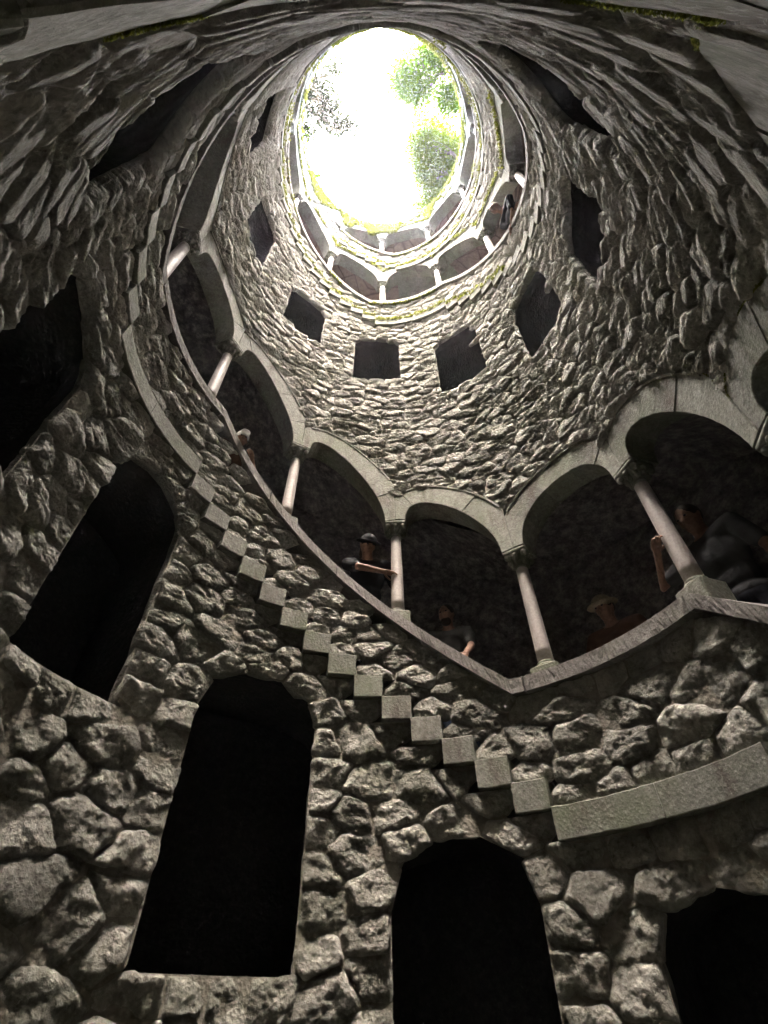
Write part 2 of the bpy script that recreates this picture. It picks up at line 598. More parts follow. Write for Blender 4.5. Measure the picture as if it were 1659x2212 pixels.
def stone_mesh(P, nseg, nring, seed):
    """rough boulder on the wall: returns V, F(list of arrays)"""
    B = smooth_outline(P, rng.uniform(0.001, 0.010), nseg)
    c = B.mean(0)
    size = math.sqrt(max(1e-4, 0.5 * abs(np.sum(B[:, 0] * np.roll(B[:, 1], -1) - B[:, 1] * np.roll(B[:, 0], -1)))))
    H = 0.022 + 0.036 * min(size, 0.5) / 0.5 * rng.uniform(0.3, 1.4)
    side = np.interp(abs(c[0]) / m_per, [45, 85, 140, 160], [0, 1, 1, 0]) * np.interp(c[1] / R, [0.9, 1.5], [0, 1])
    H *= 1 + 0.65 * side
    flat = rng.uniform(4.0, 10.0)
    tilt = rng.normal(0, (0.07, 0.13), 2) * (1 + .3 * side)
    s = np.concatenate([[1.0, 1.0], 1 - (np.arange(1, nring) / nring) ** 1.35])
    hh = H * np.clip(1 - s ** flat, 0, 1) ** 0.7
    hh[0], hh[1] = -0.04, 0.008
    U = c[0] + (B[None, :, 0] - c[0]) * s[:, None]
    Z = c[1] + (B[None, :, 1] - c[1]) * s[:, None]
    h = np.repeat(hh[:, None], nseg, 1)
    U = np.vstack([U.reshape(-1, 1), [[c[0]]]])[:, 0]
    Z = np.vstack([Z.reshape(-1, 1), [[c[1]]]])[:, 0]
    h = np.append(h.ravel(), H)
    sv = np.append(np.repeat(s, nseg), 0.0)
    ang = rng.normal(0, 0.25)
    ca, sa = math.cos(ang), math.sin(ang)
    p = np.stack([U * ca + Z * sa, Z * ca - U * sa, np.full_like(U, seed * 7.31)], 1)
    amp = np.clip(size, 0.12, 0.5)
    body = np.clip(h / H * 1.4, 0, 1)
    up = np.interp(c[1] / R, [0.5, 1.8], [0.0, 1.0])      # finer, more layered stone higher up
    h = h + body * ((U - c[0]) * tilt[0] + (Z - c[1]) * tilt[1])
    h = h + body * (0.085 * amp * fbm(p * np.array([3.4, 4.4, 1]), 2, 3)
                    + 0.015 * up * fbm(p * np.array([6, 25, 1]), 3, 5, True)
                    + 0.010 * fbm(p * np.array([10, 13, 1]), 4, 6)
                    + 0.005 * fbm(p * np.array([27, 31, 1]), 2, 8) - 0.007)
    cap = (0.056 if abs(c[0]) < 130 * m_per else 0.036) + 0.022 * side
    h = np.minimum(h, cap) + 0.18 * np.maximum(h - cap, 0)
    U = U + 0.018 * amp / 0.35 * fbm(p * 8 + 31, 3, 9) * (0.4 + sv)
    Z = Z + 0.018 * amp / 0.35 * fbm(p * 8 + 77, 3, 13) * (0.4 + sv)
    V = cyl(U / m_per, Z, R_MORTAR - h)
    nr = len(s)
    i = np.arange(nr - 1)[:, None] * nseg; j = np.arange(nseg)[None, :]; j2 = (j + 1) % nseg
    quads = np.stack([i + j, i + nseg + j, i + nseg + j2, i + j2], -1).reshape(-1, 4)
    last = (nr - 1) * nseg
    tris = np.stack([last + np.arange(nseg), np.full(nseg, nr * nseg), last + (np.arange(nseg) + 1) % nseg], 1)
    return V, quads, tris


wall = empty('well_wall', (0, 0, ZMIN), 'deep round well wall of rough rubble stones with dark window openings', 'wall')
cells = []
for i in np.nonzero(kept)[0]:
    P = cell_polygon(i)
    if P is None: continue
    area = 0.5 * abs(np.sum(P[:, 0] * np.roll(P[:, 1], -1) - P[:, 1] * np.roll(P[:, 0], -1)))
    if area < 0.002: continue
    q, d = project(cyl(P[:, 0] / m_per, P[:, 1], R - 0.02))
    cq = q.mean(0)
    vis = (d > 0.2).all() and -40 < cq[0] < 1700 and -40 < cq[1] < 2250
    pa = 0.5 * abs(np.sum(q[:, 0] * np.roll(q[:, 1], -1) - q[:, 1] * np.roll(q[:, 0], -1))) if vis else 0.0
    cells.append((pa, i, P))
cells.sort(key=lambda c: -c[0])
bV, bQ, bT, bA, off = [], [], [], [], 0
mV, mF = [], []
for rank, (pa, i, P) in enumerate(cells):
    tone = float(np.clip(rng.normal(0, 0.5), -1, 1))
    px = math.sqrt(pa)
    if px > 75: ns, nr = 64, 18
    elif px > 45: ns, nr = 44, 13
    elif px > 22: ns, nr = 28, 9
    elif px > 8: ns, nr = 18, 6
    else: ns, nr = 12, 4
    V, Q, T = stone_mesh(P, ns, nr, i)
    if rank < 300:
        me = mesh_np('stone', V, [Q, T], M_STONE, True, np.full(len(V), tone))
        link('stone', me, wall)
    else:
        bV.append(V); bQ.append(Q + off); bT.append(T + off); bA.append(np.full(len(V), tone)); off += len(V)
    k = len(mV)
    mF.append(tuple(range(k, k + len(P))))
    for v in cyl(P[:, 0] / m_per, P[:, 1], R_MORTAR): mV.append(v)
rest = link('rubble', mesh_np('rubble', np.concatenate(bV), [np.concatenate(bQ), np.concatenate(bT)], M_STONE, True, np.concatenate(bA)), wall)
rest['kind'] = 'stuff'
link('mortar', mesh_np('mortar', np.array(mV), mF, M_MORTAR, False), wall)


# reveals of the windows
def loft(sections, closed_ring=False, caps=True):
    """sections: (n, k, 3) arrays of a closed profile of k points"""
    S = np.asarray(sections); n, k = S.shape[:2]
    V = S.reshape(-1, 3)
    F = []
    for i in range(n - 1):
        for j in range(k):
            F.append((i * k + j, (i + 1) * k + j, (i + 1) * k + (j + 1) % k, i * k + (j + 1) % k))
    if caps:
        F.append(tuple(range(k))); F.append(tuple(range((n - 1) * k, n * k))[::-1])
    return V, F


for w in WINDOWS:
    o = win_outline(w, 0.07)
    o = np.array(o)
    c0 = np.array([(w[0] + w[1]) / 2, (w[2] + w[3]) / 2])
    rows = []
    deep = w[2] < 0.9 * R and w[1] > -90
    for q, dr in enumerate((0.0, 0.03, 0.06, 0.10, 0.16, 0.22, 0.29, 0.5, 0.8, 1.15)):
        nzv = fbm(np.stack([o[:, 0] * m_per * 6, o[:, 1] * 6, np.full(len(o), dr * 8 + w[0])], 1), 3, 4) * 0.04
        g = (1.03 + (0.02 if q == 0 else 0) - nzv + max(0, min(dr, .30) - (.10 if deep else .03)) * 1.3)[:, None]
        u = c0[0] + (o[:, 0] - c0[0]) * g[:, 0]
        z = c0[1] + (o[:, 1] - c0[1]) * (1 + (g[:, 0] - 1) * (1 if q < 4 else .3))
        rows.append(cyl(u, z, R + 0.03 + dr))
    S = np.array(rows); n, k = S.shape[:2]
    F = [(i * k + j, (i + 1) * k + j, (i + 1) * k + (j + 1) % k, i * k + (j + 1) % k) for i in range(n - 1) for j in range(k)]
    F.append(tuple(range((n - 1) * k, n * k)))
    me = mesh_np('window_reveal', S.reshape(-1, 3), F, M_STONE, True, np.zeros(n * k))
    me.materials.append(M_TUNNEL_SHADE)
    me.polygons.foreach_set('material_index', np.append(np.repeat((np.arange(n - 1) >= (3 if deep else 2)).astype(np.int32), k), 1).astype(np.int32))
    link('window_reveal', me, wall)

# ------------------------------------------------------------------ steps, landings, copings, arches
R_IN, R_OUT = R - 0.012, R + 1.35


def strip_solid(A, B, rf, rb, ch=0.012):
    """solid between two polylines on the wall (deg, m): A below/inside, B above/outside; front at rf, back at rb"""
    A, B = np.asarray(A, float), np.asarray(B, float)
    Am = A * [m_per, 1]; Bm = B * [m_per, 1]
    d = Bm - Am; ln = np.maximum(np.hypot(*d.T), 1e-6)[:, None]
    e = d / ln * np.minimum(ch, ln * 0.3) / [m_per, 1]
    secs = [cyl(A[:, 0], A[:, 1], rb), cyl(A[:, 0], A[:, 1], rf + ch), cyl((A + e)[:, 0], (A + e)[:, 1], rf),
            cyl((B - e)[:, 0], (B - e)[:, 1], rf), cyl(B[:, 0], B[:, 1], rf + ch), cyl(B[:, 0], B[:, 1], rb)]
    return loft(np.stack(secs, 1))


def add_strip(name, A, B, rf, rb, mat, parent, ch=0.012, smooth=False):
    A, B = np.array(A, float), np.array(B, float)
    for arr, sd in ((A, 1), (B, 2)):
        q = np.stack([arr[:, 0] * m_per * 9, arr[:, 1] * 9, np.full(len(arr), 0.7)], 1)
        arr[:, 1] += 0.004 * fbm(q, 3, sd)
    V, F = strip_solid(A, B, rf, rb, ch)
    V = V + 0.0025 * np.stack([fbm(V * 16, 2, 41), fbm(V * 16, 2, 43), 0 * V[:, 0]], 1)
    t = rnd.uniform(-0.8, 0.8)
    return link(name, mesh_np(name, V, F, mat, smooth, np.full(len(V), t)), parent)


def where(phi, z, r=R): return tuple(float(x) for x in cyl(phi, z, r))


FLIGHT_LABEL = {
    0: 'stone steps dropping away at the lower right beside the big dark arch',
    1: 'lowest stepped stone edge climbing left past the tall dark doorways',
    2: 'stepped stone edge climbing steeply up the left wall under the narrow gallery',
    3: 'saw-toothed mossy stone edge climbing along the right wall beside the leaning visitor',
    4: 'thin stepped stone edge rising left below the upper gallery with reddish back wall',
    5: 'last few mossy steps under the topmost gallery at the mouth'}
LAND_LABEL = {
    0: 'stone landing under the camera on the near side of the well',
    1: 'plain level stone band at lower right where the lowest steps end',
    2: 'greenish curved stone band on the left wall joining two flights of steps',
    3: 'level stone band on the shaded near right wall',
    4: 'level mossy stone band above the middle square window',
    5: 'topmost stone landing band round the mouth of the well'}
for n in range(0, TOP_L + 1):
    lo, hi = land_span(n)
    t = empty('landing', where((lo + hi) / 2, ZB[n]), LAND_LABEL[n], 'landing', 'landings of the spiral stair')
    npart = max(2, int(round((hi - lo) / 20)))
    ed = np.linspace(hi, lo, npart + 1)
    for i in range(npart):
        x = np.linspace(ed[i] - 0.04, ed[i + 1] + 0.04, 24)
        jr = rnd.uniform(0, 0.006)
        add_strip('slab', np.stack([x, np.full(24, ZB[n])], 1), np.stack([x, np.full(24, ZB[n] + BAND)], 1), R_IN - 0.040 + jr, R_OUT, M_DRESSED, t, 0.006)
    ns, dz = steps_of(n)
    t = empty('staircase', where(lo - ns * STEP_W / 2, ZB[n]), FLIGHT_LABEL[n], 'staircase', 'flights of the spiral stair')
    for k in range(1, ns + 1):
        b, a = lo - STEP_W * (k - 1) - 0.02, lo - STEP_W * k - 0.25
        x = np.linspace(b, a, 12)
        z0 = ZB[n] + dz * k + 0.002
        jr = rnd.uniform(-0.004, 0.008)
        add_strip('step', np.stack([x, np.full(12, z0)], 1), np.stack([x, np.full(12, z0 + BAND)], 1), R_IN - 0.042 + jr, R_OUT, M_DRESSED, t, 0.006)

# copings: one run per flight or landing, a stone per bay
ORD = ['first', 'second', 'third', 'fourth', 'fifth', 'sixth', 'seventh', 'eighth', 'ninth', 'tenth', 'eleventh', 'twelfth', 'thirteenth', 'fourteenth',
       'fifteenth', 'sixteenth', 'seventeenth', 'eighteenth', 'nineteenth', 'twentieth', 'twenty-first', 'twenty-second', 'twenty-third', 'twenty-fourth',
       'twenty-fifth', 'twenty-sixth', 'twenty-seventh', 'twenty-eighth', 'twenty-ninth', 'thirtieth', 'thirty-first']


def rough_strip(phis, z_of, thick, r0, r1, seed):
    """coping stone with a rough front face"""
    n = len(phis)
    prof = [(0.0, 0), (0.0, .33), (0.0, .66), (0.0, 1)]
    secs = []
    for q, (dr, f) in enumerate(prof):
        z = z_of(phis) - thick * (1 - f)
        p = np.stack([phis * m_per * 34, z * 34, np.full(n, seed)], 1)
        amp = 0.005 if q < 3 else 0.002
        r = r0 + amp * fbm(p, 3, 2)
        secs.append(cyl(phis, z, r))
    secs.append(cyl(phis, z_of(phis) + 0.004, np.full(n, r1)))
    secs.append(cyl(phis, z_of(phis) - thick, np.full(n, r1)))
    return loft(np.stack(secs, 1))


runs = []
for n in range(0, TOP_L + 1):
    lo, hi = land_span(n)
    runs.append((hi, lo, 'level', n))
    runs.append((lo, lo - FLIGHT, 'sloping', n) if n < TOP_L else (lo, PHI_END, 'sloping', n))
runs[0] = (GAL_HI, runs[0][1], 'level', 0)
RUN_LABEL = {('level', 0): 'rough coping on the parapet around the camera', ('sloping', 0): 'rough coping dropping to the right edge beyond the nearest column',
             ('level', 1): 'level rough coping between the two columns at right', ('sloping', 1): 'long rough coping climbing left under the three middle columns',
             ('level', 2): 'rough coping between the two leaning columns on the left wall', ('sloping', 2): 'thin coping climbing the left wall to the top of the picture',
             ('level', 3): 'coping on the shaded near side of the second turn', ('sloping', 3): 'smooth coping below the visitor who leans out at upper right',
             ('level', 4): 'coping under the middle columns of the second gallery', ('sloping', 4): 'coping climbing left in the second gallery toward the mouth',
             ('level', 5): 'topmost ring of coping just under the mouth of the well',
             ('sloping', 5): 'short coping rising to the end of the topmost gallery'}
for hi, lo, kind, n in runs:
    t = empty('parapet_coping', where((hi + lo) / 2, float(sill_z((hi + lo) / 2))), RUN_LABEL[(kind, n)], 'coping', 'copings of the gallery parapets')
    k = max(1, int(round((hi - lo) / 24)))
    ed = np.linspace(hi, lo, k + 1)
    for i in range(k):
        ph = np.linspace(ed[i] - 0.10, ed[i + 1] + 0.10, 64)
        V, F = rough_strip(ph, sill_z, COPING_T, R - 0.052 + rnd.uniform(-.004, .004), R + 0.27, n * 31 + i * 7.7)
        link('coping_stone', mesh_np('coping_stone', V, F, M_COPING, False, np.full(len(V), rnd.uniform(-.4, .4))), t)

# arches
NVOUS = 5


def turn_words(phi):
    if phi > -150: return 'lowest gallery'
    if phi > -457: return 'second gallery'
    return 'topmost gallery'


for ai, (pa, pb, I_, O_) in enumerate(ARCHES):
    pm = (pa + pb) / 2
    t = empty('arch', where(pm, float(sill_z(pm) + SPRING_H)), None, 'arch', 'arches of the spiral gallery')
    ARCHES[ai] = (pa, pb, I_, O_, t)
    n = len(I_)
    ed = np.linspace(0, n - 1, NVOUS + 1)
    for v in range(NVOUS):
        f = np.linspace(ed[v], ed[v + 1], 9)
        A = np.stack([np.interp(f, np.arange(n), I_[:, q]) for q in (0, 1)], 1)
        B = np.stack([np.interp(f, np.arange(n), O_[:, q]) for q in (0, 1)], 1)
        sh = 0.0035
        for arr in (A, B):
            arr[0] += (arr[1] - arr[0]) * 0.012; arr[-1] += (arr[-2] - arr[-1]) * 0.012
        add_strip('voussoir', A, B, R + 0.002 + rnd.uniform(-.003, .005), R + 0.30, M_DRESSED, t, 0.007, False)

    B = O_.copy(); A = O_ + (I_ - O_) * 0.085
    q = (np.abs(O_[:, 0] - pa) > .3) & (np.abs(O_[:, 0] - pb) > .3)
    if q.sum() > 4 and pa < 130: add_strip('edge_light_bead', A[q], B[q] + [0, .004], R - 0.009, R + 0.05, M_DRESSED, t, 0.005)  # thin bead added to draw the light line along the arch's outer edge

# ------------------------------------------------------------------ columns
def lathe(prof, n=20):
    a = np.arange(n) * 2 * math.pi / n
    V = np.array([[r * math.cos(x), r * math.sin(x), z] for r, z in prof for x in a])
    k = len(prof)
    F = [(i * n + j, i * n + (j + 1) % n, (i + 1) * n + (j + 1) % n, (i + 1) * n + j) for i in range(k - 1) for j in range(n)]
    F.append(tuple(range(n))[::-1]); F.append(tuple(range((k - 1) * n, k * n)))
    return V, F


def box(cx, cy_, cz, sx, sy, sz, ch=0.008):
    """box with chamfered vertical edges and top"""
    x, y, c = sx / 2, sy / 2, ch
    ring = [(-x + c, -y), (x - c, -y), (x, -y + c), (x, y - c), (x - c, y), (-x + c, y), (-x, y - c), (-x, -y + c)]
    V = []
    for z, s in ((-sz / 2, 0), (sz / 2 - c, 0), (sz / 2, c)):
        for px, py in ring: V.append((cx + px * (1 - s / x), cy_ + py * (1 - s / y), cz + z))
    F = [(i * 8 + j, i * 8 + (j + 1) % 8, (i + 1) * 8 + (j + 1) % 8, (i + 1) * 8 + j) for i in range(2) for j in range(8)]
    F += [tuple(range(8))[::-1], tuple(range(16, 24))]
    return np.array(V), F


def blob(c, r, n=8, k=6):
    V, F = lathe([(max(0.02, math.sin(math.pi * i / k)) * r[0], -math.cos(math.pi * i / k) * r[2]) for i in range(k + 1)], n)
    V[:, 1] *= r[1] / r[0]
    return V + np.array(c), F


def join(parts):
    V, F, o = [], [], 0
    for v, f in parts:
        V.append(v); F += [tuple(i + o for i in q) for q in f]; o += len(v)
    return np.concatenate(V), F


CH = SPRING_H
PL = 0.085
SH_Z0, SH_Z1 = PL + 0.055, CH - 0.21
shaft_prof = [(0.070 - 0.010 * (i / 8) ** 1.3, SH_Z0 + (SH_Z1 - SH_Z0) * i / 8) for i in range(9)]
base_prof = [(0.092, PL), (0.098, PL + 0.012), (0.094, PL + 0.026), (0.080, PL + 0.030), (0.078, PL + 0.038), (0.084, PL + 0.048), (0.078, PL + 0.057), (0.068, PL + 0.062)]
cap_prof = [(0.058, SH_Z1 - 0.004), (0.070, SH_Z1 + 0.006), (0.070, SH_Z1 + 0.020), (0.060, SH_Z1 + 0.028), (0.066, SH_Z1 + 0.06), (0.082, SH_Z1 + 0.11), (0.108, SH_Z1 + 0.155), (0.112, CH - 0.045)]
capital_parts = [lathe(cap_prof, 20), box(0, 0, CH - 0.023, 0.25, 0.25, 0.044, 0.012)]
for i in range(8):
    a = math.pi / 8 * (2 * i) + math.pi / 4
    rr = 0.128 if i % 2 == 0 else 0.105
    s = 0.036 if i % 2 == 0 else 0.026
    capital_parts.append(blob((rr * math.cos(a), rr * math.sin(a), CH - 0.075), (s, s, s * 1.05)))
    # leaf below each knob
    rl = 0.085
    capital_parts.append(blob((rl * math.cos(a), rl * math.sin(a), SH_Z1 + 0.085), (0.022, 0.022, 0.055)))
V, F = join(capital_parts); ME_CAP = mesh_np('capital', V, F, M_DRESSED, True, np.full(len(V), -0.1))
V, F = lathe(shaft_prof, 24); ME_SHAFT = mesh_np('shaft', V, F, M_COLUMN, True)
V, F = lathe(base_prof, 24); ME_BASE = mesh_np('base', V, F, M_DRESSED, True, np.full(len(V), 0.1))
V, F = box(0, 0, PL / 2 - 0.05, 0.25, 0.24, PL + 0.10, 0.012); ME_PL = mesh_np('plinth', V, F, M_DRESSED, False, np.full(len(V), 0.0))
R_COL = R + 0.125
COLUMNS = []
for ci, p in enumerate(COLS):
    z = float(sill_z(p))
    t = empty('column', where(p, z, R_COL), None, 'column', 'columns of the spiral gallery')
    t.rotation_euler = (0, 0, -p * D2R)
    for nm, me in (('plinth', ME_PL), ('base', ME_BASE), ('shaft', ME_SHAFT), ('capital', ME_CAP)):
        o = bpy.data.objects.new(nm, me); COL.objects.link(o); o.parent = t
    COLUMNS.append((p, t))

# ------------------------------------------------------------------ behind the wall: gallery back wall, ceilings, ground
def helix_sheet(name, phis, z_of, radii, dz, mat, parent=None):
    V = np.concatenate([cyl(phis, z_of(phis) + d, np.full(len(phis), r)) for r, d in zip(radii, dz)])
    n = len(phis); k = len(radii)
    F = [(i * n + j, i * n + j + 1, (i + 1) * n + j + 1, (i + 1) * n + j) for i in range(k - 1) for j in range(n - 1)]
    return link(name, mesh_np(name, V, F, mat, True), parent)


R_BACK = R + 1.33
na, nz = 240, 150
A_ = np.linspace(-180, 180, na + 1)
Zr = np.linspace(ZMIN - 0.2, RIM_Z + 0.06, nz)
rowsV = []
for z in Zr:
    p = cyl(A_, np.full(na + 1, z), np.full(na + 1, R_BACK))
    n_ = fbm(p * 1.6, 3, 21) * 0.05
    n_[-1] = n_[0]
    rowsV.append(cyl(A_, np.full(na + 1, z), R_BACK + n_))
V = np.concatenate(rowsV); w_ = na + 1
F = [(i * w_ + j, (i + 1) * w_ + j, (i + 1) * w_ + j + 1, i * w_ + j + 1) for i in range(nz - 1) for j in range(na)]
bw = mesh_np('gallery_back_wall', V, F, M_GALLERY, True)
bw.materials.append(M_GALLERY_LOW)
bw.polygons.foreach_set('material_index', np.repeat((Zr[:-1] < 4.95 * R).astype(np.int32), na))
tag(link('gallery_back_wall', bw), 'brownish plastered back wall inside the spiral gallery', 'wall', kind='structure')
ph = np.linspace(PHI_START + 20, PHI_END - 5, 620)
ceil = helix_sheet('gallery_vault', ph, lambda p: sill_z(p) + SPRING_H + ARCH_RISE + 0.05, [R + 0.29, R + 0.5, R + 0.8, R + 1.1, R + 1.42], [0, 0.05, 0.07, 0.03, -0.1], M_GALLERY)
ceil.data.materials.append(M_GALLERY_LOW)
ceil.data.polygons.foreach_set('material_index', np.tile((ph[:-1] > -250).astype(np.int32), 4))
tag(ceil, 'dark vaulted ceiling of the spiral gallery', 'vault', kind='structure')
# well floor
na = 64
V, F = [(0, 0, ZMIN + 0.02)], []
for i in range(na):
    V.append(where(i * 360 / na, ZMIN + 0.02, R + 1.5))
for i in range(na): F.append((0, 1 + (i + 1) % na, 1 + i))
tag(link('well_floor', mesh_np('well_floor', np.array(V), F, M_DRESSED, False, np.zeros(len(V)))), kind='structure')
# ground above
V, F = [], []
rads = [R + 0.32, R + 1.6, 8, 20, 60, 150]
for r in rads:
    for i in range(na): V.append(where(i * 360 / na, RIM_Z + 0.03, r))
for q in range(len(rads) - 1):
    for i in range(na): F.append((q * na + i, q * na + (i + 1) % na, (q + 1) * na + (i + 1) % na, (q + 1) * na + i))
tag(link('ground', mesh_np('ground', np.array(V), F, M_GROUND, False)), kind='structure')
# rim stones
t = empty('kerb_ring', (0, 0, RIM_Z), 'mossy stone kerb round the bright mouth of the well', 'kerb')
for i in range(20):
    x = np.linspace(i * 18 + 0.1, i * 18 + 17.9, 6)
    h = 0.10 + rnd.uniform(-.02, .03)
    add_strip('rim_stone', np.stack([x, np.full(6, RIM_Z)], 1), np.stack([x, np.full(6, RIM_Z + h)], 1), R - 0.03 + rnd.uniform(-.01, .01), R + 0.4, M_STONE, t, 0.02)


# ------------------------------------------------------------------ labels of columns and arches
COL_LABEL = {71.2: 'thickest looking granite column at right, gripped by a visitor in a dark shirt',
             36.0: 'leaning granite column where the level and the climbing copings meet',
             2.3: 'upright granite column in the middle between the outstretched forearm and the bearded visitor',
             -31.3: 'granite column on a tall plinth to the right of the white capped child',
             -64.9: 'slanting column on the left side just above the white capped child',
             -98.8: 'pale slanting column at far left above the greenish curved band',
             101.3: 'column at the right edge of the picture showing only its carved capital'}
n_in = {}
order = {}
for p, t in COLUMNS:
    g = turn_words(p)
    n_in[g] = n_in.get(g, 0) + 1
    order[p] = (n_in[g], g)
    key = [k for k in COL_LABEL if abs(k - p) < 0.5]
    t['label'] = COL_LABEL[key[0]] if key else f'slim pale column, {ORD[n_in[g] - 1]} up the {g} from its low end'
SHORT = {'lowest gallery': 'lowest', 'second gallery': 'second', 'topmost gallery': 'topmost'}
for pa, pb, I_, O_, t in ARCHES:
    a, ga = order[pa]
    if pb not in order: t['label'] = 'last low stone arch running out against the sill at the mouth'
    elif ga == order[pb][1]: t['label'] = f'stone arch between the {ORD[a - 1]} and {ORD[order[pb][0] - 1]} columns up the {SHORT[ga]} gallery'
    else: t['label'] = f'stone arch where the {SHORT[ga]} gallery passes into the {SHORT[order[pb][1]]} one'
for p, nm in ((71.2, 'wide round arch at right above the visitor gripping the column'), (36.0, 'round arch above the bearded visitor in the middle'),
              (2.3, 'lopsided arch above the outstretched forearm left of the upright middle column'), (101.3, 'arch cut by the right edge of the picture above the carved capital')):
    for pa, pb, I_, O_, t in ARCHES:
        if abs(pa - p) < 0.5: t['label'] = nm
for pa, pb, I_, O_, t in ARCHES:
    if abs(pa - 71.2) < .5: t['label'] = 'round arch over the level coping and the visitor in a pale hat'
    if abs(pa - 101.3) < .5: t['label'] = 'wide dark arch at right above the visitor gripping the column'
    if abs(pa - 136.5) < .5: t['label'] = 'arch cut by the right edge of the picture above the carved capital'

# ------------------------------------------------------------------ visitors
def tube(path, radii, n=10):
    """closed tube with round ends through the points"""
    P = [Vector(p) for p in path]
    d0 = (P[1] - P[0]).normalized(); d1 = (P[-1] - P[-2]).normalized()
    rr = list(radii)
    pts2 = [P[0] - d0 * rr[0] * .9, P[0] - d0 * rr[0] * .6] + P + [P[-1] + d1 * rr[-1] * .6, P[-1] + d1 * rr[-1] * .9]
    rad = [rr[0] * .35, rr[0] * .8] + rr + [rr[-1] * .8, rr[-1] * .35]
    V, F = [], []
    up = Vector((0.3, 0.2, 1)).normalized()
    for i, p in enumerate(pts2):
        d = (pts2[min(i + 1, len(pts2) - 1)] - pts2[max(i - 1, 0)]).normalized()
        x = d.cross(up)
        if x.length < 1e-3: x = d.cross(Vector((1, 0, 0)))
        x.normalize(); y = d.cross(x)
        for k in range(n):
            a = 2 * math.pi * k / n
            V.append(p + (x * math.cos(a) + y * math.sin(a)) * rad[i])
    m = len(pts2)
    F = [(i * n + k, i * n + (k + 1) % n, (i + 1) * n + (k + 1) % n, (i + 1) * n + k) for i in range(m - 1) for k in range(n)]
    F.append(tuple(range(n))[::-1]); F.append(tuple(range((m - 1) * n, m * n)))
    return np.array([tuple(v) for v in V]), F


def ellipsoid(c, ax, rad, n=14, k=10):
    """ax: three unit Vectors, rad: three radii"""
    V = []
    for i in range(k + 1):
        th = math.pi * i / k
        for j in range(n):
            a = 2 * math.pi * j / n
            q = (max(0.03, math.sin(th)) * math.cos(a) * rad[0], max(0.03, math.sin(th)) * math.sin(a) * rad[1], -math.cos(th) * rad[2])
            V.append(tuple(Vector(c) + ax[0] * q[0] + ax[1] * q[1] + ax[2] * q[2]))
    F = [(i * n + j, i * n + (j + 1) % n, (i + 1) * n + (j + 1) % n, (i + 1) * n + j) for i in range(k) for j in range(n)]
    F.append(tuple(range(n))[::-1]); F.append(tuple(range(k * n, (k + 1) * n)))
    return np.array(V), F


def fused(name, parts, mat, parent, voxel=0.014):
    V, F = join(parts)
    o = link(name, mesh_np(name, V, F, mat, True), parent)
    r = o.modifiers.new('fuse', 'REMESH'); r.mode = 'VOXEL'; r.voxel_size = voxel; r.use_smooth_shade = True
    sm = o.modifiers.new('soften', 'SMOOTH'); sm.factor = 0.5; sm.iterations = 3
    return o


def bone2(a, target, l1, l2, hint):
    d = target - a
    L = min(d.length, (l1 + l2) * 0.985)
    d = d.normalized() * L
    x = (l1 * l1 - l2 * l2 + L * L) / (2 * L)
    h = math.sqrt(max(0, l1 * l1 - x * x))
    q = hint - d.normalized() * hint.dot(d.normalized())
    return a + d.normalized() * x + q.normalized() * h, a + d


SKIN = plain('skin', (0.20, 0.118, 0.085), 0.6, 0.3, 45, 0.25)


def make_hand(parent, wrist, fwd, palm_n, thumb_side, curl, size=0.18):
    """palm, four unequal bent fingers and a thumb; palm faces palm_n"""
    f = fwd.normalized(); nrm = (palm_n - f * palm_n.dot(f)).normalized(); sd = f.cross(nrm) * thumb_side
    s = size / 0.18
    parts = [ellipsoid(wrist + f * 0.045 * s, (sd, nrm, f), (0.040 * s, 0.015 * s, 0.055 * s)), tube([wrist - f * 0.03, wrist + f * 0.02], [0.026 * s, 0.025 * s])]
    for i, (off, ln) in enumerate(((0.030, .072), (0.010, .08), (-0.010, .075), (-0.029, .058))):
        p = wrist + f * 0.085 * s + sd * off * s
        path = [p - f * 0.02 * s]
        d = f + sd * off * 1.2
        for k in range(3):
            a = curl * (0.45 + 0.5 * k)
            dd = (d * math.cos(a) + nrm * math.sin(a)).normalized()
            path.append(path[-1] + dd * ln * s * (0.55 if k == 0 else 0.35))
        parts.append(tube(path, [0.0095 * s, 0.0092 * s, 0.0085 * s, 0.0072 * s], 8))
    p = wrist + f * 0.02 * s + sd * 0.030 * s
    parts.append(tube([p, p + (sd * .7 + f * .6 + nrm * .3) * 0.035 * s, p + (sd * .75 + f * 1.25 + nrm * (.5 + curl * .3)) * 0.05 * s], [0.013 * s, 0.011 * s, 0.008 * s], 8))
    V, F = join(parts)
    return link('hand', mesh_np('hand', V, F, SKIN, True), parent)


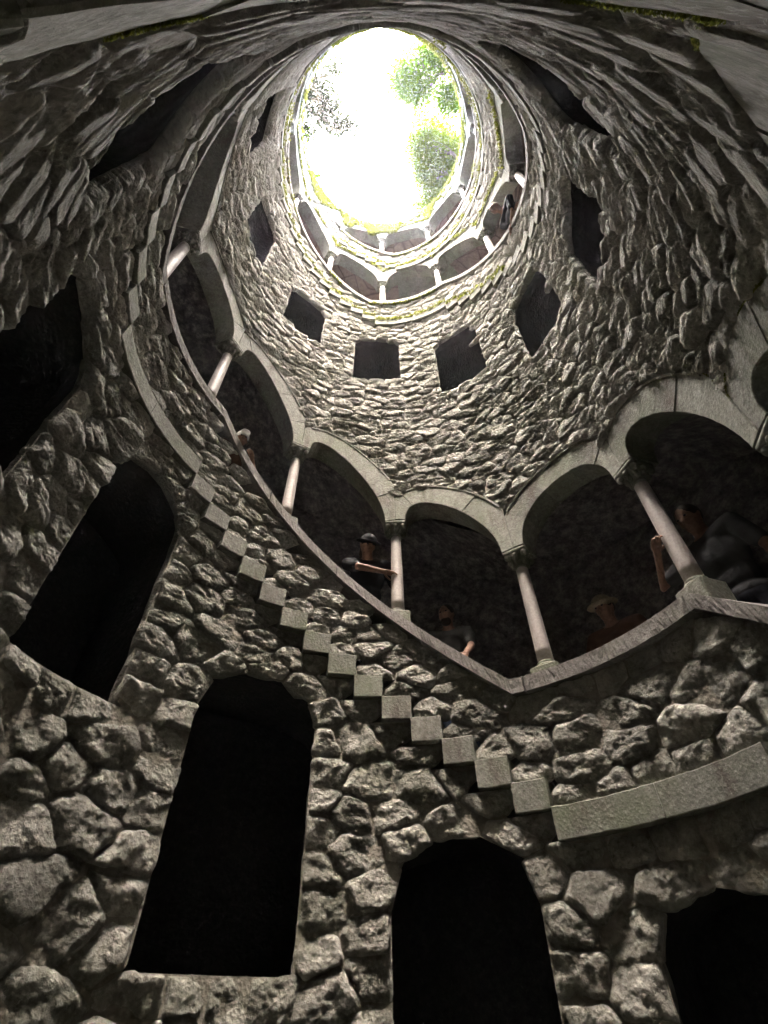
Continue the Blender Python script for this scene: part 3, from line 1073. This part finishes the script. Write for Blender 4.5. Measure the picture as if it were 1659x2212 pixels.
def person(label, phi, dr, H, shirt, trousers, hair, lean=0.08, look=(0, 1, -0.3), lh=None, rh=None, sleeve='short', hat=None, floor=None, beard=False, turn=0.0,
           lcurl=0.5, rcurl=0.5, long_hair=False, lpalm=None, rpalm=None, hint_r=(.7, -.2, -.8)):
    zf = float(floor if floor is not None else np.nan_to_num(band_bottom(np.array([phi])))[0] + BAND)
    feet = Vector(where(phi, zf, R + dr))
    up = Vector((0, 0, 1))
    fw = Vector((-feet.x, -feet.y, 0)).normalized()
    fw = (Matrix.Rotation(turn, 3, 'Z') @ fw).normalized()
    rt = fw.cross(up)
    root = empty('person', feet, label, 'person', 'visitors on the spiral gallery')
    W = lambda x, y, z: feet + rt * x + fw * y + up * z
    hip_z, ch_z, sh_z, nk_z, hd_z = .52 * H, .71 * H, .815 * H, .855 * H, .925 * H
    yl = lambda z: lean * max(0, (z - hip_z) / (sh_z - hip_z)) ** 1.2
    hips, waist, chest = W(0, 0, hip_z), W(0, yl(.61 * H), .61 * H), W(0, yl(ch_z), ch_z)
    neck0, neck1 = W(0, yl(sh_z) - .01, sh_z), W(0, yl(nk_z) + .02, nk_z + 0.01)
    hd = W(0, yl(hd_z) + .045, hd_z)
    lk = (rt * look[0] + fw * look[1] + up * look[2]).normalized()
    hr = lk.cross(up).normalized(); hu = hr.cross(lk).normalized()
    sw = .118 * H
    ls, rs = W(-sw, yl(sh_z), sh_z - .012), W(sw, yl(sh_z), sh_z - .012)
    l1, l2 = .17 * H, .148 * H
    lw = lh if lh is not None else W(-sw - .08, yl(sh_z) + .16, .53 * H)
    rw = rh if rh is not None else W(sw + .08, yl(sh_z) + .16, .53 * H)
    le, lw = bone2(ls, lw, l1, l2, (-rt * .7 - up * .8 - fw * .2))
    re, rw = bone2(rs, rw, l1, l2, (rt * hint_r[0] + fw * hint_r[1] + up * hint_r[2]))
    torso = [ellipsoid(hips, (rt, fw, up), (.098 * H, .072 * H, .07 * H)), ellipsoid(waist, (rt, fw, up), (.082 * H, .062 * H, .09 * H)),
             ellipsoid(chest, (rt, fw, up), (.102 * H, .070 * H, .105 * H)), tube([ls, neck0, rs], [.034 * H, .045 * H, .034 * H])]
    hl, hrr = W(-.05 * H, 0, hip_z - .01), W(.05 * H, 0, hip_z - .01)
    kl, kr = W(-.052 * H, .02, .28 * H), W(.052 * H, .02, .28 * H)
    al, ar = W(-.055 * H, -.02, .045 * H), W(.055 * H, -.02, .045 * H)
    legs = [tube([hl, kl, al], [.052 * H, .036 * H, .024 * H]), tube([hrr, kr, ar], [.052 * H, .036 * H, .024 * H])]
    feet_p = [tube([al + fw * -.02 - up * .02, al + fw * .15 - up * .045], [.026 * H * .8, .02 * H * .8]), tube([ar + fw * -.02 - up * .02, ar + fw * .15 - up * .045], [.026 * H * .8, .02 * H * .8])]
    arms = [tube([ls, le, lw], [.029 * H, .023 * H, .0155 * H]), tube([rs, re, rw], [.029 * H, .023 * H, .0155 * H])]
    hs = H / 1.72
    head = [ellipsoid(hd + hu * .012 * hs, (hr, lk, hu), (.075 * hs, .095 * hs, .112 * hs), 20, 14),
            ellipsoid(hd - hu * .055 * hs + lk * .030 * hs, (hr, lk, hu), (.055 * hs, .062 * hs, .062 * hs)),
            tube([hd + lk * .085 * hs + hu * .012 * hs, hd + lk * .112 * hs - hu * .022 * hs], [.010 * hs, .015 * hs]),
            tube([hd + lk * .086 * hs - hu * .058 * hs - hr * .015, hd + lk * .086 * hs - hu * .058 * hs + hr * .015], [.009 * hs, .009 * hs]),
            ellipsoid(hd - hr * .076 * hs - lk * .005, (hr, lk, hu), (.012 * hs, .02 * hs, .03 * hs)), ellipsoid(hd + hr * .076 * hs - lk * .005, (hr, lk, hu), (.012 * hs, .02 * hs, .03 * hs)),
            tube([neck0, neck1, hd - hu * .04], [.036 * H, .033 * H, .034 * H])]
    fused('body', torso + legs + arms + head, SKIN, root, 0.012)
    grow = .011
    T = [ellipsoid(hips + up * .02, (rt, fw, up), (.100 * H + grow, .074 * H + grow, .05 * H)), ellipsoid(waist, (rt, fw, up), (.088 * H + grow, .066 * H + grow, .10 * H)),
         ellipsoid(chest, (rt, fw, up), (.104 * H + grow, .072 * H + grow, .107 * H)), tube([ls, neck0 - up * .015, rs], [.036 * H + grow, .046 * H, .036 * H + grow])]
    for a, e, w_ in ((ls, le, lw), (rs, re, rw)):
        if sleeve == 'short': T.append(tube([a, a.lerp(e, .75)], [.034 * H + grow, .030 * H + grow]))
        else: T.append(tube([a, e, e.lerp(w_, .93)], [.033 * H + grow, .027 * H + grow, .020 * H + grow]))
    fused('shirt', T, shirt, root, 0.014)
    fused('trousers', [ellipsoid(hips, (rt, fw, up), (.101 * H + .006, .075 * H + .006, .07 * H))] + [tube([h_, k_, a_], [.056 * H, .042 * H, .034 * H]) for h_, k_, a_ in ((hl, kl, al), (hrr, kr, ar))], trousers, root, 0.016)
    V, F = join(feet_p)
    link('shoes', mesh_np('shoes', V, F, M_DARK, True), root)
    if hair is not None:
        hp = [ellipsoid(hd + hu * .034 * hs - lk * .018 * hs, (hr, lk, hu), (.087 * hs, .102 * hs, .100 * hs), 20, 14)]
        if long_hair: hp += [tube([hd - lk * .06, hd - lk * .08 - hu * .10, hd - lk * .05 - hu * .22], [.075, .07, .04])]
        V, F = join(hp)
        link('hair', mesh_np('hair', V, F, hair, True), root)
    if beard:
        V, F = ellipsoid(hd - hu * .085 * hs + lk * .045 * hs, (hr, lk, hu), (.056 * hs, .050 * hs, .050 * hs))
        link('beard', mesh_np('beard', V, F, hair or M_DARK, True), root)
    for s_ in (-1, 1):
        V, F = ellipsoid(hd + hr * .031 * hs * s_ + lk * .086 * hs + hu * .014 * hs, (hr, lk, hu), (.013, .008, .008), 8, 6)
        link('eye', mesh_np('eye', V, F, M_DARK, True), root)
    if hat is not None:
        mat, kind = hat
        parts = [ellipsoid(hd + hu * .055 * hs - lk * .006, (hr, lk, hu), (.092 * hs, .108 * hs, .085 * hs), 20, 14)]
        if kind == 'cap': parts.append(ellipsoid(hd + hu * .055 * hs + lk * .12 * hs, (hr, lk, hu), (.07 * hs, .085 * hs, .012)))
        else: parts.append(ellipsoid(hd + hu * .045 * hs, (hr, lk, hu), (.145 * hs, .16 * hs, .014)))
        ho = fused('hat', parts, mat, root, 0.009)
        if kind == 'cap':
            c_ = hd + hu * .085 * hs + lk * .088 * hs
            V, F = tube([c_ - hr * .030 - hu * .012, c_ + hr * .0 + hu * .010, c_ + hr * .030 - hu * .002], [.006, .008, .005], 8)
            link('cap_mark', mesh_np('cap_mark', V, F, M_DARK, True), ho)
    make_hand(root, lw, (lw - le), lpalm if lpalm is not None else (-up + rt * .3), -1, lcurl, .105 * H)
    make_hand(root, rw, (rw - re), rpalm if rpalm is not None else (-up - rt * .3), 1, rcurl, .105 * H)
    return root


M_DARK = plain('dark_cloth', (0.02, 0.02, 0.028), 0.8)
M_BLACK = plain('black_cloth', (0.007, 0.007, 0.009), 0.9, 0.5, 14)
M_HAIR = plain('dark_hair', (0.03, 0.022, 0.016), 0.6)
M_FAIR = plain('grey_fair_hair', (0.55, 0.48, 0.40), 0.6)
M_GREYSHIRT = plain('grey_shirt', (0.05, 0.05, 0.052), 0.95, 0.8, 11)
M_PALESHIRT = plain('pale_grey_shirt', (0.10, 0.10, 0.095), 0.95, 0.8, 11)
M_RUST = plain('rust_shirt', (0.10, 0.055, 0.04), 0.95, 0.8, 11)
M_STRAW = plain('straw_hat', (0.24, 0.20, 0.14), 0.9)
M_WHITE = plain('white_cap', (0.80, 0.80, 0.80), 0.8, 0, 40, 0.04)
M_JEANS = plain('blue_jeans', (0.05, 0.065, 0.10), 0.9)


def at(phi, z, dr): return Vector(where(phi, z, R + dr))


person('bearded visitor in a pale grey shirt right of the upright middle column', 13.6, 0.72, 1.86, M_PALESHIRT, M_JEANS, M_HAIR, 0.06, (0.25, 1, -0.15),
       rh=at(11.5, 2.72, 0.2), lh=at(17.5, 2.60, 0.25), beard=True, floor=1.62)
person('visitor in a pale straw hat and rust shirt behind the level coping', 47.6, 0.70, 1.84, M_RUST, M_DARK, M_HAIR, 0.05, (0.1, 1, -0.25), hat=(M_STRAW, 'brim'), floor=1.12)
person('large visitor in a dark grey t-shirt gripping the right column', 73.6, 0.42, 1.90, M_GREYSHIRT, M_DARK, M_HAIR, 0.05, (-0.1, 1, -0.35),
       rh=at(67.6, 2.66, 0.10), lh=at(82.0, 1.7, 0.45), floor=1.10, rcurl=1.1)
person('dark clothed visitor with a bare forearm held level beside the upright column', -6.0, 0.34, 1.92, M_BLACK, M_DARK, M_HAIR, 0.10, (-0.3, 1, -0.7),
       rh=at(-1.4, 3.63, 0.06), lh=at(1.0, 3.3, 0.4), floor=2.31, long_hair=True, hat=(M_BLACK, 'brim'), hint_r=(0.9, 0.5, -0.25))
person('child in a white cap with a dark mark looking over the coping', -51.8, 0.13, 1.48, M_RUST, M_DARK, M_HAIR, 0.06, (0.3, 1, -0.3), hat=(M_WHITE, 'cap'), floor=3.55,
       rh=at(-50.0, 4.66, 0.05), lh=at(-46.5, 4.72, -0.01))
person('fair haired visitor leaning out over the upper right coping', 85.6 - 360, 0.16, 1.74, M_DARK, M_DARK, M_FAIR, 0.24, (0.1, 1, -0.55), sleeve='short', floor=8.44,
       rh=at(88.5, 9.52, 0.0), lh=at(82.5, 9.42, -0.04), long_hair=False)

# ------------------------------------------------------------------ trees above the mouth of the well
def leaf_mat(name, col, trans):
    m, nt, b = new_mat(name)
    L = nt.links.new
    at_ = N(nt, 'ShaderNodeAttribute', attribute_name='tone')
    r = ramp(nt, at_.outputs['Fac'], [(0.0, tuple(c * .6 for c in col)), (1.0, tuple(min(1, c * 1.3) for c in col))])
    L(r.outputs[0], b.inputs['Base Color'])
    b.inputs['Roughness'].default_value = 0.6
    b.inputs['Specular IOR Level'].default_value = 0.1
    tr = N(nt, 'ShaderNodeBsdfTranslucent'); tr.inputs[0].default_value = (*trans, 1)
    mx = N(nt, 'ShaderNodeMixShader', i_0=0.5)
    L(b.outputs[0], mx.inputs[1]); L(tr.outputs[0], mx.inputs[2])
    L(mx.outputs[0], nt.nodes['Material Output'].inputs[0])
    return m


M_LEAF_B = leaf_mat('bright_leaf', (0.04, 0.075, 0.002), (0.085, 0.19, 0.002))
M_LEAF_Y = leaf_mat('yellow_green_leaf', (0.05, 0.075, 0.002), (0.115, 0.18, 0.002))
M_LEAF_D = leaf_mat('dark_leaf', (0.015, 0.02, 0.007), (0.016, 0.023, 0.006))
M_MOSS = leaf_mat('moss', (0.17, 0.18, 0.035), (0.15, 0.165, 0.03))
M_BARK = rock_material('bark', [(0.3, (0.05, 0.042, 0.035)), (0.7, (0.13, 0.11, 0.09))], scale=2, tone=False, bump=0.6, green_amt=.3)


def leaves(centres, size, seed, droop=0.0):
    """small pointed leaves, two triangles each with a fold"""
    g = np.random.default_rng(seed)
    n = len(centres)
    d = g.normal(size=(n, 3)); d /= np.linalg.norm(d, axis=1)[:, None]
    e = g.normal(size=(n, 3)); e -= d * np.sum(d * e, 1)[:, None]; e /= np.linalg.norm(e, axis=1)[:, None]
    s = (size * g.uniform(.6, 1.3, n))[:, None]
    nrm = np.cross(d, e)
    V = np.stack([centres - d * s * .5, centres + e * s * .28 + nrm * s * .08, centres + d * s * .5, centres - e * s * .28 + nrm * s * .08], 1).reshape(-1, 3)
    k = np.arange(n)[:, None] * 4
    T = np.concatenate([k + np.array([[0, 1, 2]]), k + np.array([[0, 2, 3]])])
    return V, T, np.repeat(g.uniform(0, 1, n), 4)


def wander(a, b, n, amp, g):
    a, b = np.array(a, float), np.array(b, float)
    t = np.linspace(0, 1, n)[:, None]
    w = np.cumsum(g.normal(size=(n, 3)), 0) * amp / math.sqrt(n)
    w = w - w[0] - (w[-1] - w[0]) * t
    return a + (b - a) * t + w


def tree(label, base, fork, clumps, leaf, n_per, lsize, seed, r0=0.16, spread=0.32, crook=0.25, fine=14):
    """trunk, limbs to each clump of foliage, twigs and leaves. clumps: (centre, radii)"""
    g = np.random.default_rng(seed)
    t = empty('tree', base, label, 'tree', 'trees over the mouth of the well')
    tp = wander(base, fork, 8, 0.25, g)
    V, F = tube([tuple(p) for p in tp], [r0 * (1 - .45 * i / 7) for i in range(8)], 10)
    link('trunk', mesh_np('trunk', V, F, M_BARK, True), t)
    LV, LT, LA, off = [], [], [], 0
    for c_, rad in clumps:
        c_ = np.array(c_, float); rad = np.array(rad, float)
        lp = wander(fork, c_, 9, crook * np.linalg.norm(c_ - np.array(fork)) * .5, g)
        parts = [tube([tuple(p) for p in lp], [r0 * .42 * (1 - .75 * i / 8) for i in range(9)], 7)]
        cen = []
        for q in range(fine):
            d = g.normal(size=3); d /= np.linalg.norm(d)
            e = c_ + d * rad * g.uniform(.35, 1.0)
            st = lp[g.integers(4, 9)]
            tw = wander(st, e, 6, .18 * np.linalg.norm(e - st), g)
            parts.append(tube([tuple(p) for p in tw], [.011 * (1 - .7 * i / 5) for i in range(6)], 5))
            for p in tw[2:]:
                k = int(n_per * g.uniform(.3, 1.6))
                cen.append(p + g.normal(size=(k, 3)) * spread * np.array([1, 1, .7]) * g.uniform(.5, 1.1))
        V, F = join(parts)
        link('limb', mesh_np('limb', V, F, M_BARK, True), t)
        V, T, A_2 = leaves(np.concatenate(cen), lsize, seed * 13 + len(LV))
        LV.append(V); LT.append(T + off); LA.append(A_2); off += len(V)
    link('crown', mesh_np('crown', np.concatenate(LV), [np.concatenate(LT)], leaf, False, np.concatenate(LA)), t)
    return t


tree('bright green tree hanging into the top right of the sky opening', (5.2, -1.6, RIM_Z), (3.6, -1.5, 20.5),
     [((0.62, -0.95, 21.0), (.48, .85, .8)), ((1.15, -0.75, 21.2), (.55, .8, .8)), ((1.5, -1.6, 21.2), (.7, .55, .7)), ((2.5, -1.75, 21.0), (.5, .5, .6)), ((2.2, -0.45, 20.8), (.22, .22, .4))], M_LEAF_B, 72, .085, 3, .17, .28, .25, 22)
tree('yellow green tree filling the lower right of the sky opening', (5.0, 3.0, RIM_Z), (3.6, 2.0, 20.5),
     [((1.3, 0.65, 22.0), (.65, .7, .8)), ((1.35, 1.55, 22.0), (.7, .75, .8)), ((2.2, 1.0, 22.2), (.7, .8, .9)), ((2.1, 2.0, 22.0), (.8, .7, .8)), ((3.1, 1.2, 22.0), (.8, .9, .9)), ((1.75, 2.75, 21.5), (.6, .3, .5)), ((3.0, 2.4, 21.5), (.7, .6, .6))], M_LEAF_Y, 84, .085, 5, .2, .36, .25, 24)
tree('dark bare-branched tree with scattered leaves at the left of the sky opening', (-5.4, -1.8, RIM_Z), (-3.4, -1.3, 20.3),
     [((-1.35, -1.2, 21.0), (.35, .45, .3)), ((-1.6, -0.45, 21.0), (.5, .3, .3)), ((-1.3, 0.25, 21.0), (.5, .3, .3)), ((-0.75, 0.2, 21.0), (.3, .3, .3)), ((-2.4, -0.6, 20.4), (.4, .4, .3)), ((-1.9, -0.9, 21.0), (.5, .4, .3)), ((-2.3, 0.3, 20.2), (.3, .4, .3)), ((-1.9, 0.0, 21.0), (.5, .4, .3))], M_LEAF_D, 17, .085, 9, .17, .26, .5, 20)
tree('thin sapling with sparse leaves at the lower left edge of the sky opening', (-3.6, 1.6, RIM_Z), (-3.0, 1.2, 18.8),
     [((-2.5, 0.45, 20.0), (.3, .35, .3)), ((-2.15, 1.35, 19.4), (.25, .25, .3)), ((-2.1, 1.7, 18.6), (.2, .2, .2))], M_LEAF_B, 14, .075, 12, .06, .12, .4, 9)
for lab, pth in (('thin dark twig hanging from the yellow green tree into the bright sky', [(1.0, .38, 21.3), (.79, .44, 21.0), (.62, .66, 20.7), (.50, .95, 20.6), (.36, 1.2, 20.5), (.27, 1.45, 20.4)]),
                 ('short curved twig rising from the moss on the far rim', [(-.46, 1.98, 16.6), (-.42, 1.86, 16.9), (-.36, 1.84, 17.5), (-.27, 1.86, 18.2), (-.2, 1.88, 19.0)])):
    V, F = tube(pth, [.016 - .0022 * i for i in range(len(pth))], 6)
    tag(link('twig', mesh_np('twig', V, F, M_BARK, True)), lab, 'twig')

# ------------------------------------------------------------------ moss on the upper ledges and the rim
g = np.random.default_rng(4)
cen = []


def moss_line(phis, z_of, r, dens, sz, keep=0.5):
    phis = np.asarray(phis)
    phis = np.array([p for p in phis if np.isfinite(z_of(p))])
    if not len(phis): return
    k = noise3(np.stack([phis * .11, phis * 0 + 3.3, phis * 0 + r], 1), 5) > (1 - 2 * keep)
    for p in phis[k]:
        n = g.integers(3, int(dens * 1.7))
        cen.append(cyl(p + g.normal(0, .35, n), float(z_of(p)) + np.abs(g.normal(0, sz, n)), r + g.normal(0, .025, n)))


for a, b in ((-160, PHI_END),):
    ph = np.arange(b, a, 0.45)
    moss_line(ph[ph < -290], lambda p: float(band_bottom(np.array([p]))[0]) + BAND, R - 0.045, 9, .014, .72)
    moss_line(ph[ph < -330], lambda p: sill_z(p) - COPING_T - .03, R - 0.03, 7, .03, .5)
    moss_line(ph[ph < -200], lambda p: open_top(p), R - 0.015, 9, .02, .62)
moss_line(np.arange(-180, 180, .3), lambda p: RIM_Z - .10 + .1 * math.sin(p), R - 0.02, 10, .05, .75)
moss_line(np.arange(-180, 180, .3), lambda p: RIM_Z + .06, R - 0.0, 10, .03, .7)
for zz in np.arange(0.05, 1.0, 0.09):
    moss_line(np.arange(-62, 22, .35), lambda p: RIM_Z - zz, R - 0.035, 8, .05, .72 - .45 * zz)
    moss_line(np.arange(22, 298, .5), lambda p: RIM_Z - zz, R - 0.035, 7, .05, .42 - .3 * zz)
for p in np.arange(-60, 15, .5):
    n = int(14 * (1 + noise3(np.array([p * .2, 1.5, 0]), 8)))
    cen.append(cyl(p + g.normal(0, .6, n), RIM_Z + .05 + np.abs(g.normal(0, .12, n)), R + g.normal(-.04, .05, n)))
V, T, A_2 = leaves(np.concatenate(cen), .048, 77)
cen = []                                    # low fuzz on the arch edges near the camera
for p in np.arange(100, 205, .06):
    if noise3(np.array([p * .35, 9.1, 0.2]), 3) > -0.15:
        n = g.integers(6, 16)
        cen.append(cyl(p + g.normal(0, .06, n), float(open_top(p)) + g.normal(.002, .006, n), R + np.abs(g.normal(.004, .006, n))))
V2, T2, A_3 = leaves(np.concatenate(cen), .008, 78)
V, T, A_2 = np.concatenate([V, V2]), np.concatenate([T, T2 + len(V)]), np.concatenate([A_2, A_3])
tag(link('moss', mesh_np('moss', V, [T], M_MOSS, False, A_2)), 'yellow green moss growing along the upper ledges and the rim', kind='stuff')

# ------------------------------------------------------------------ thin haze added to lift the shadows and imitate lens glare at the mouth
hz, nt, b_ = new_mat('glare_haze')
nt.nodes.remove(b_)
pv = N(nt, 'ShaderNodeVolumePrincipled')
pv.inputs['Color'].default_value = (0.90, 0.92, 1.0, 1)
pv.inputs['Density'].default_value = 0.0010
pv.inputs['Anisotropy'].default_value = 0.65
nt.links.new(pv.outputs[0], nt.nodes['Material Output'].inputs['Volume'])
V, F = box(0, 0, (ZMIN - 1.2 + 26) / 2, 306, 306, 26 - (ZMIN - 1.2), 0.001)
V = [(x, y, z) for x in (-153, 153) for y in (-153, 153) for z in (ZMIN - 1.2, 26.0)]
F = [(0, 1, 3, 2), (4, 6, 7, 5), (0, 4, 5, 1), (2, 3, 7, 6), (0, 2, 6, 4), (1, 5, 7, 3)]
tag(link('haze', mesh_np('haze', np.array(V), F, hz, False)), kind='stuff')
print('cells', len(cells), 'stuff verts', off, 'cols', len(COLS))
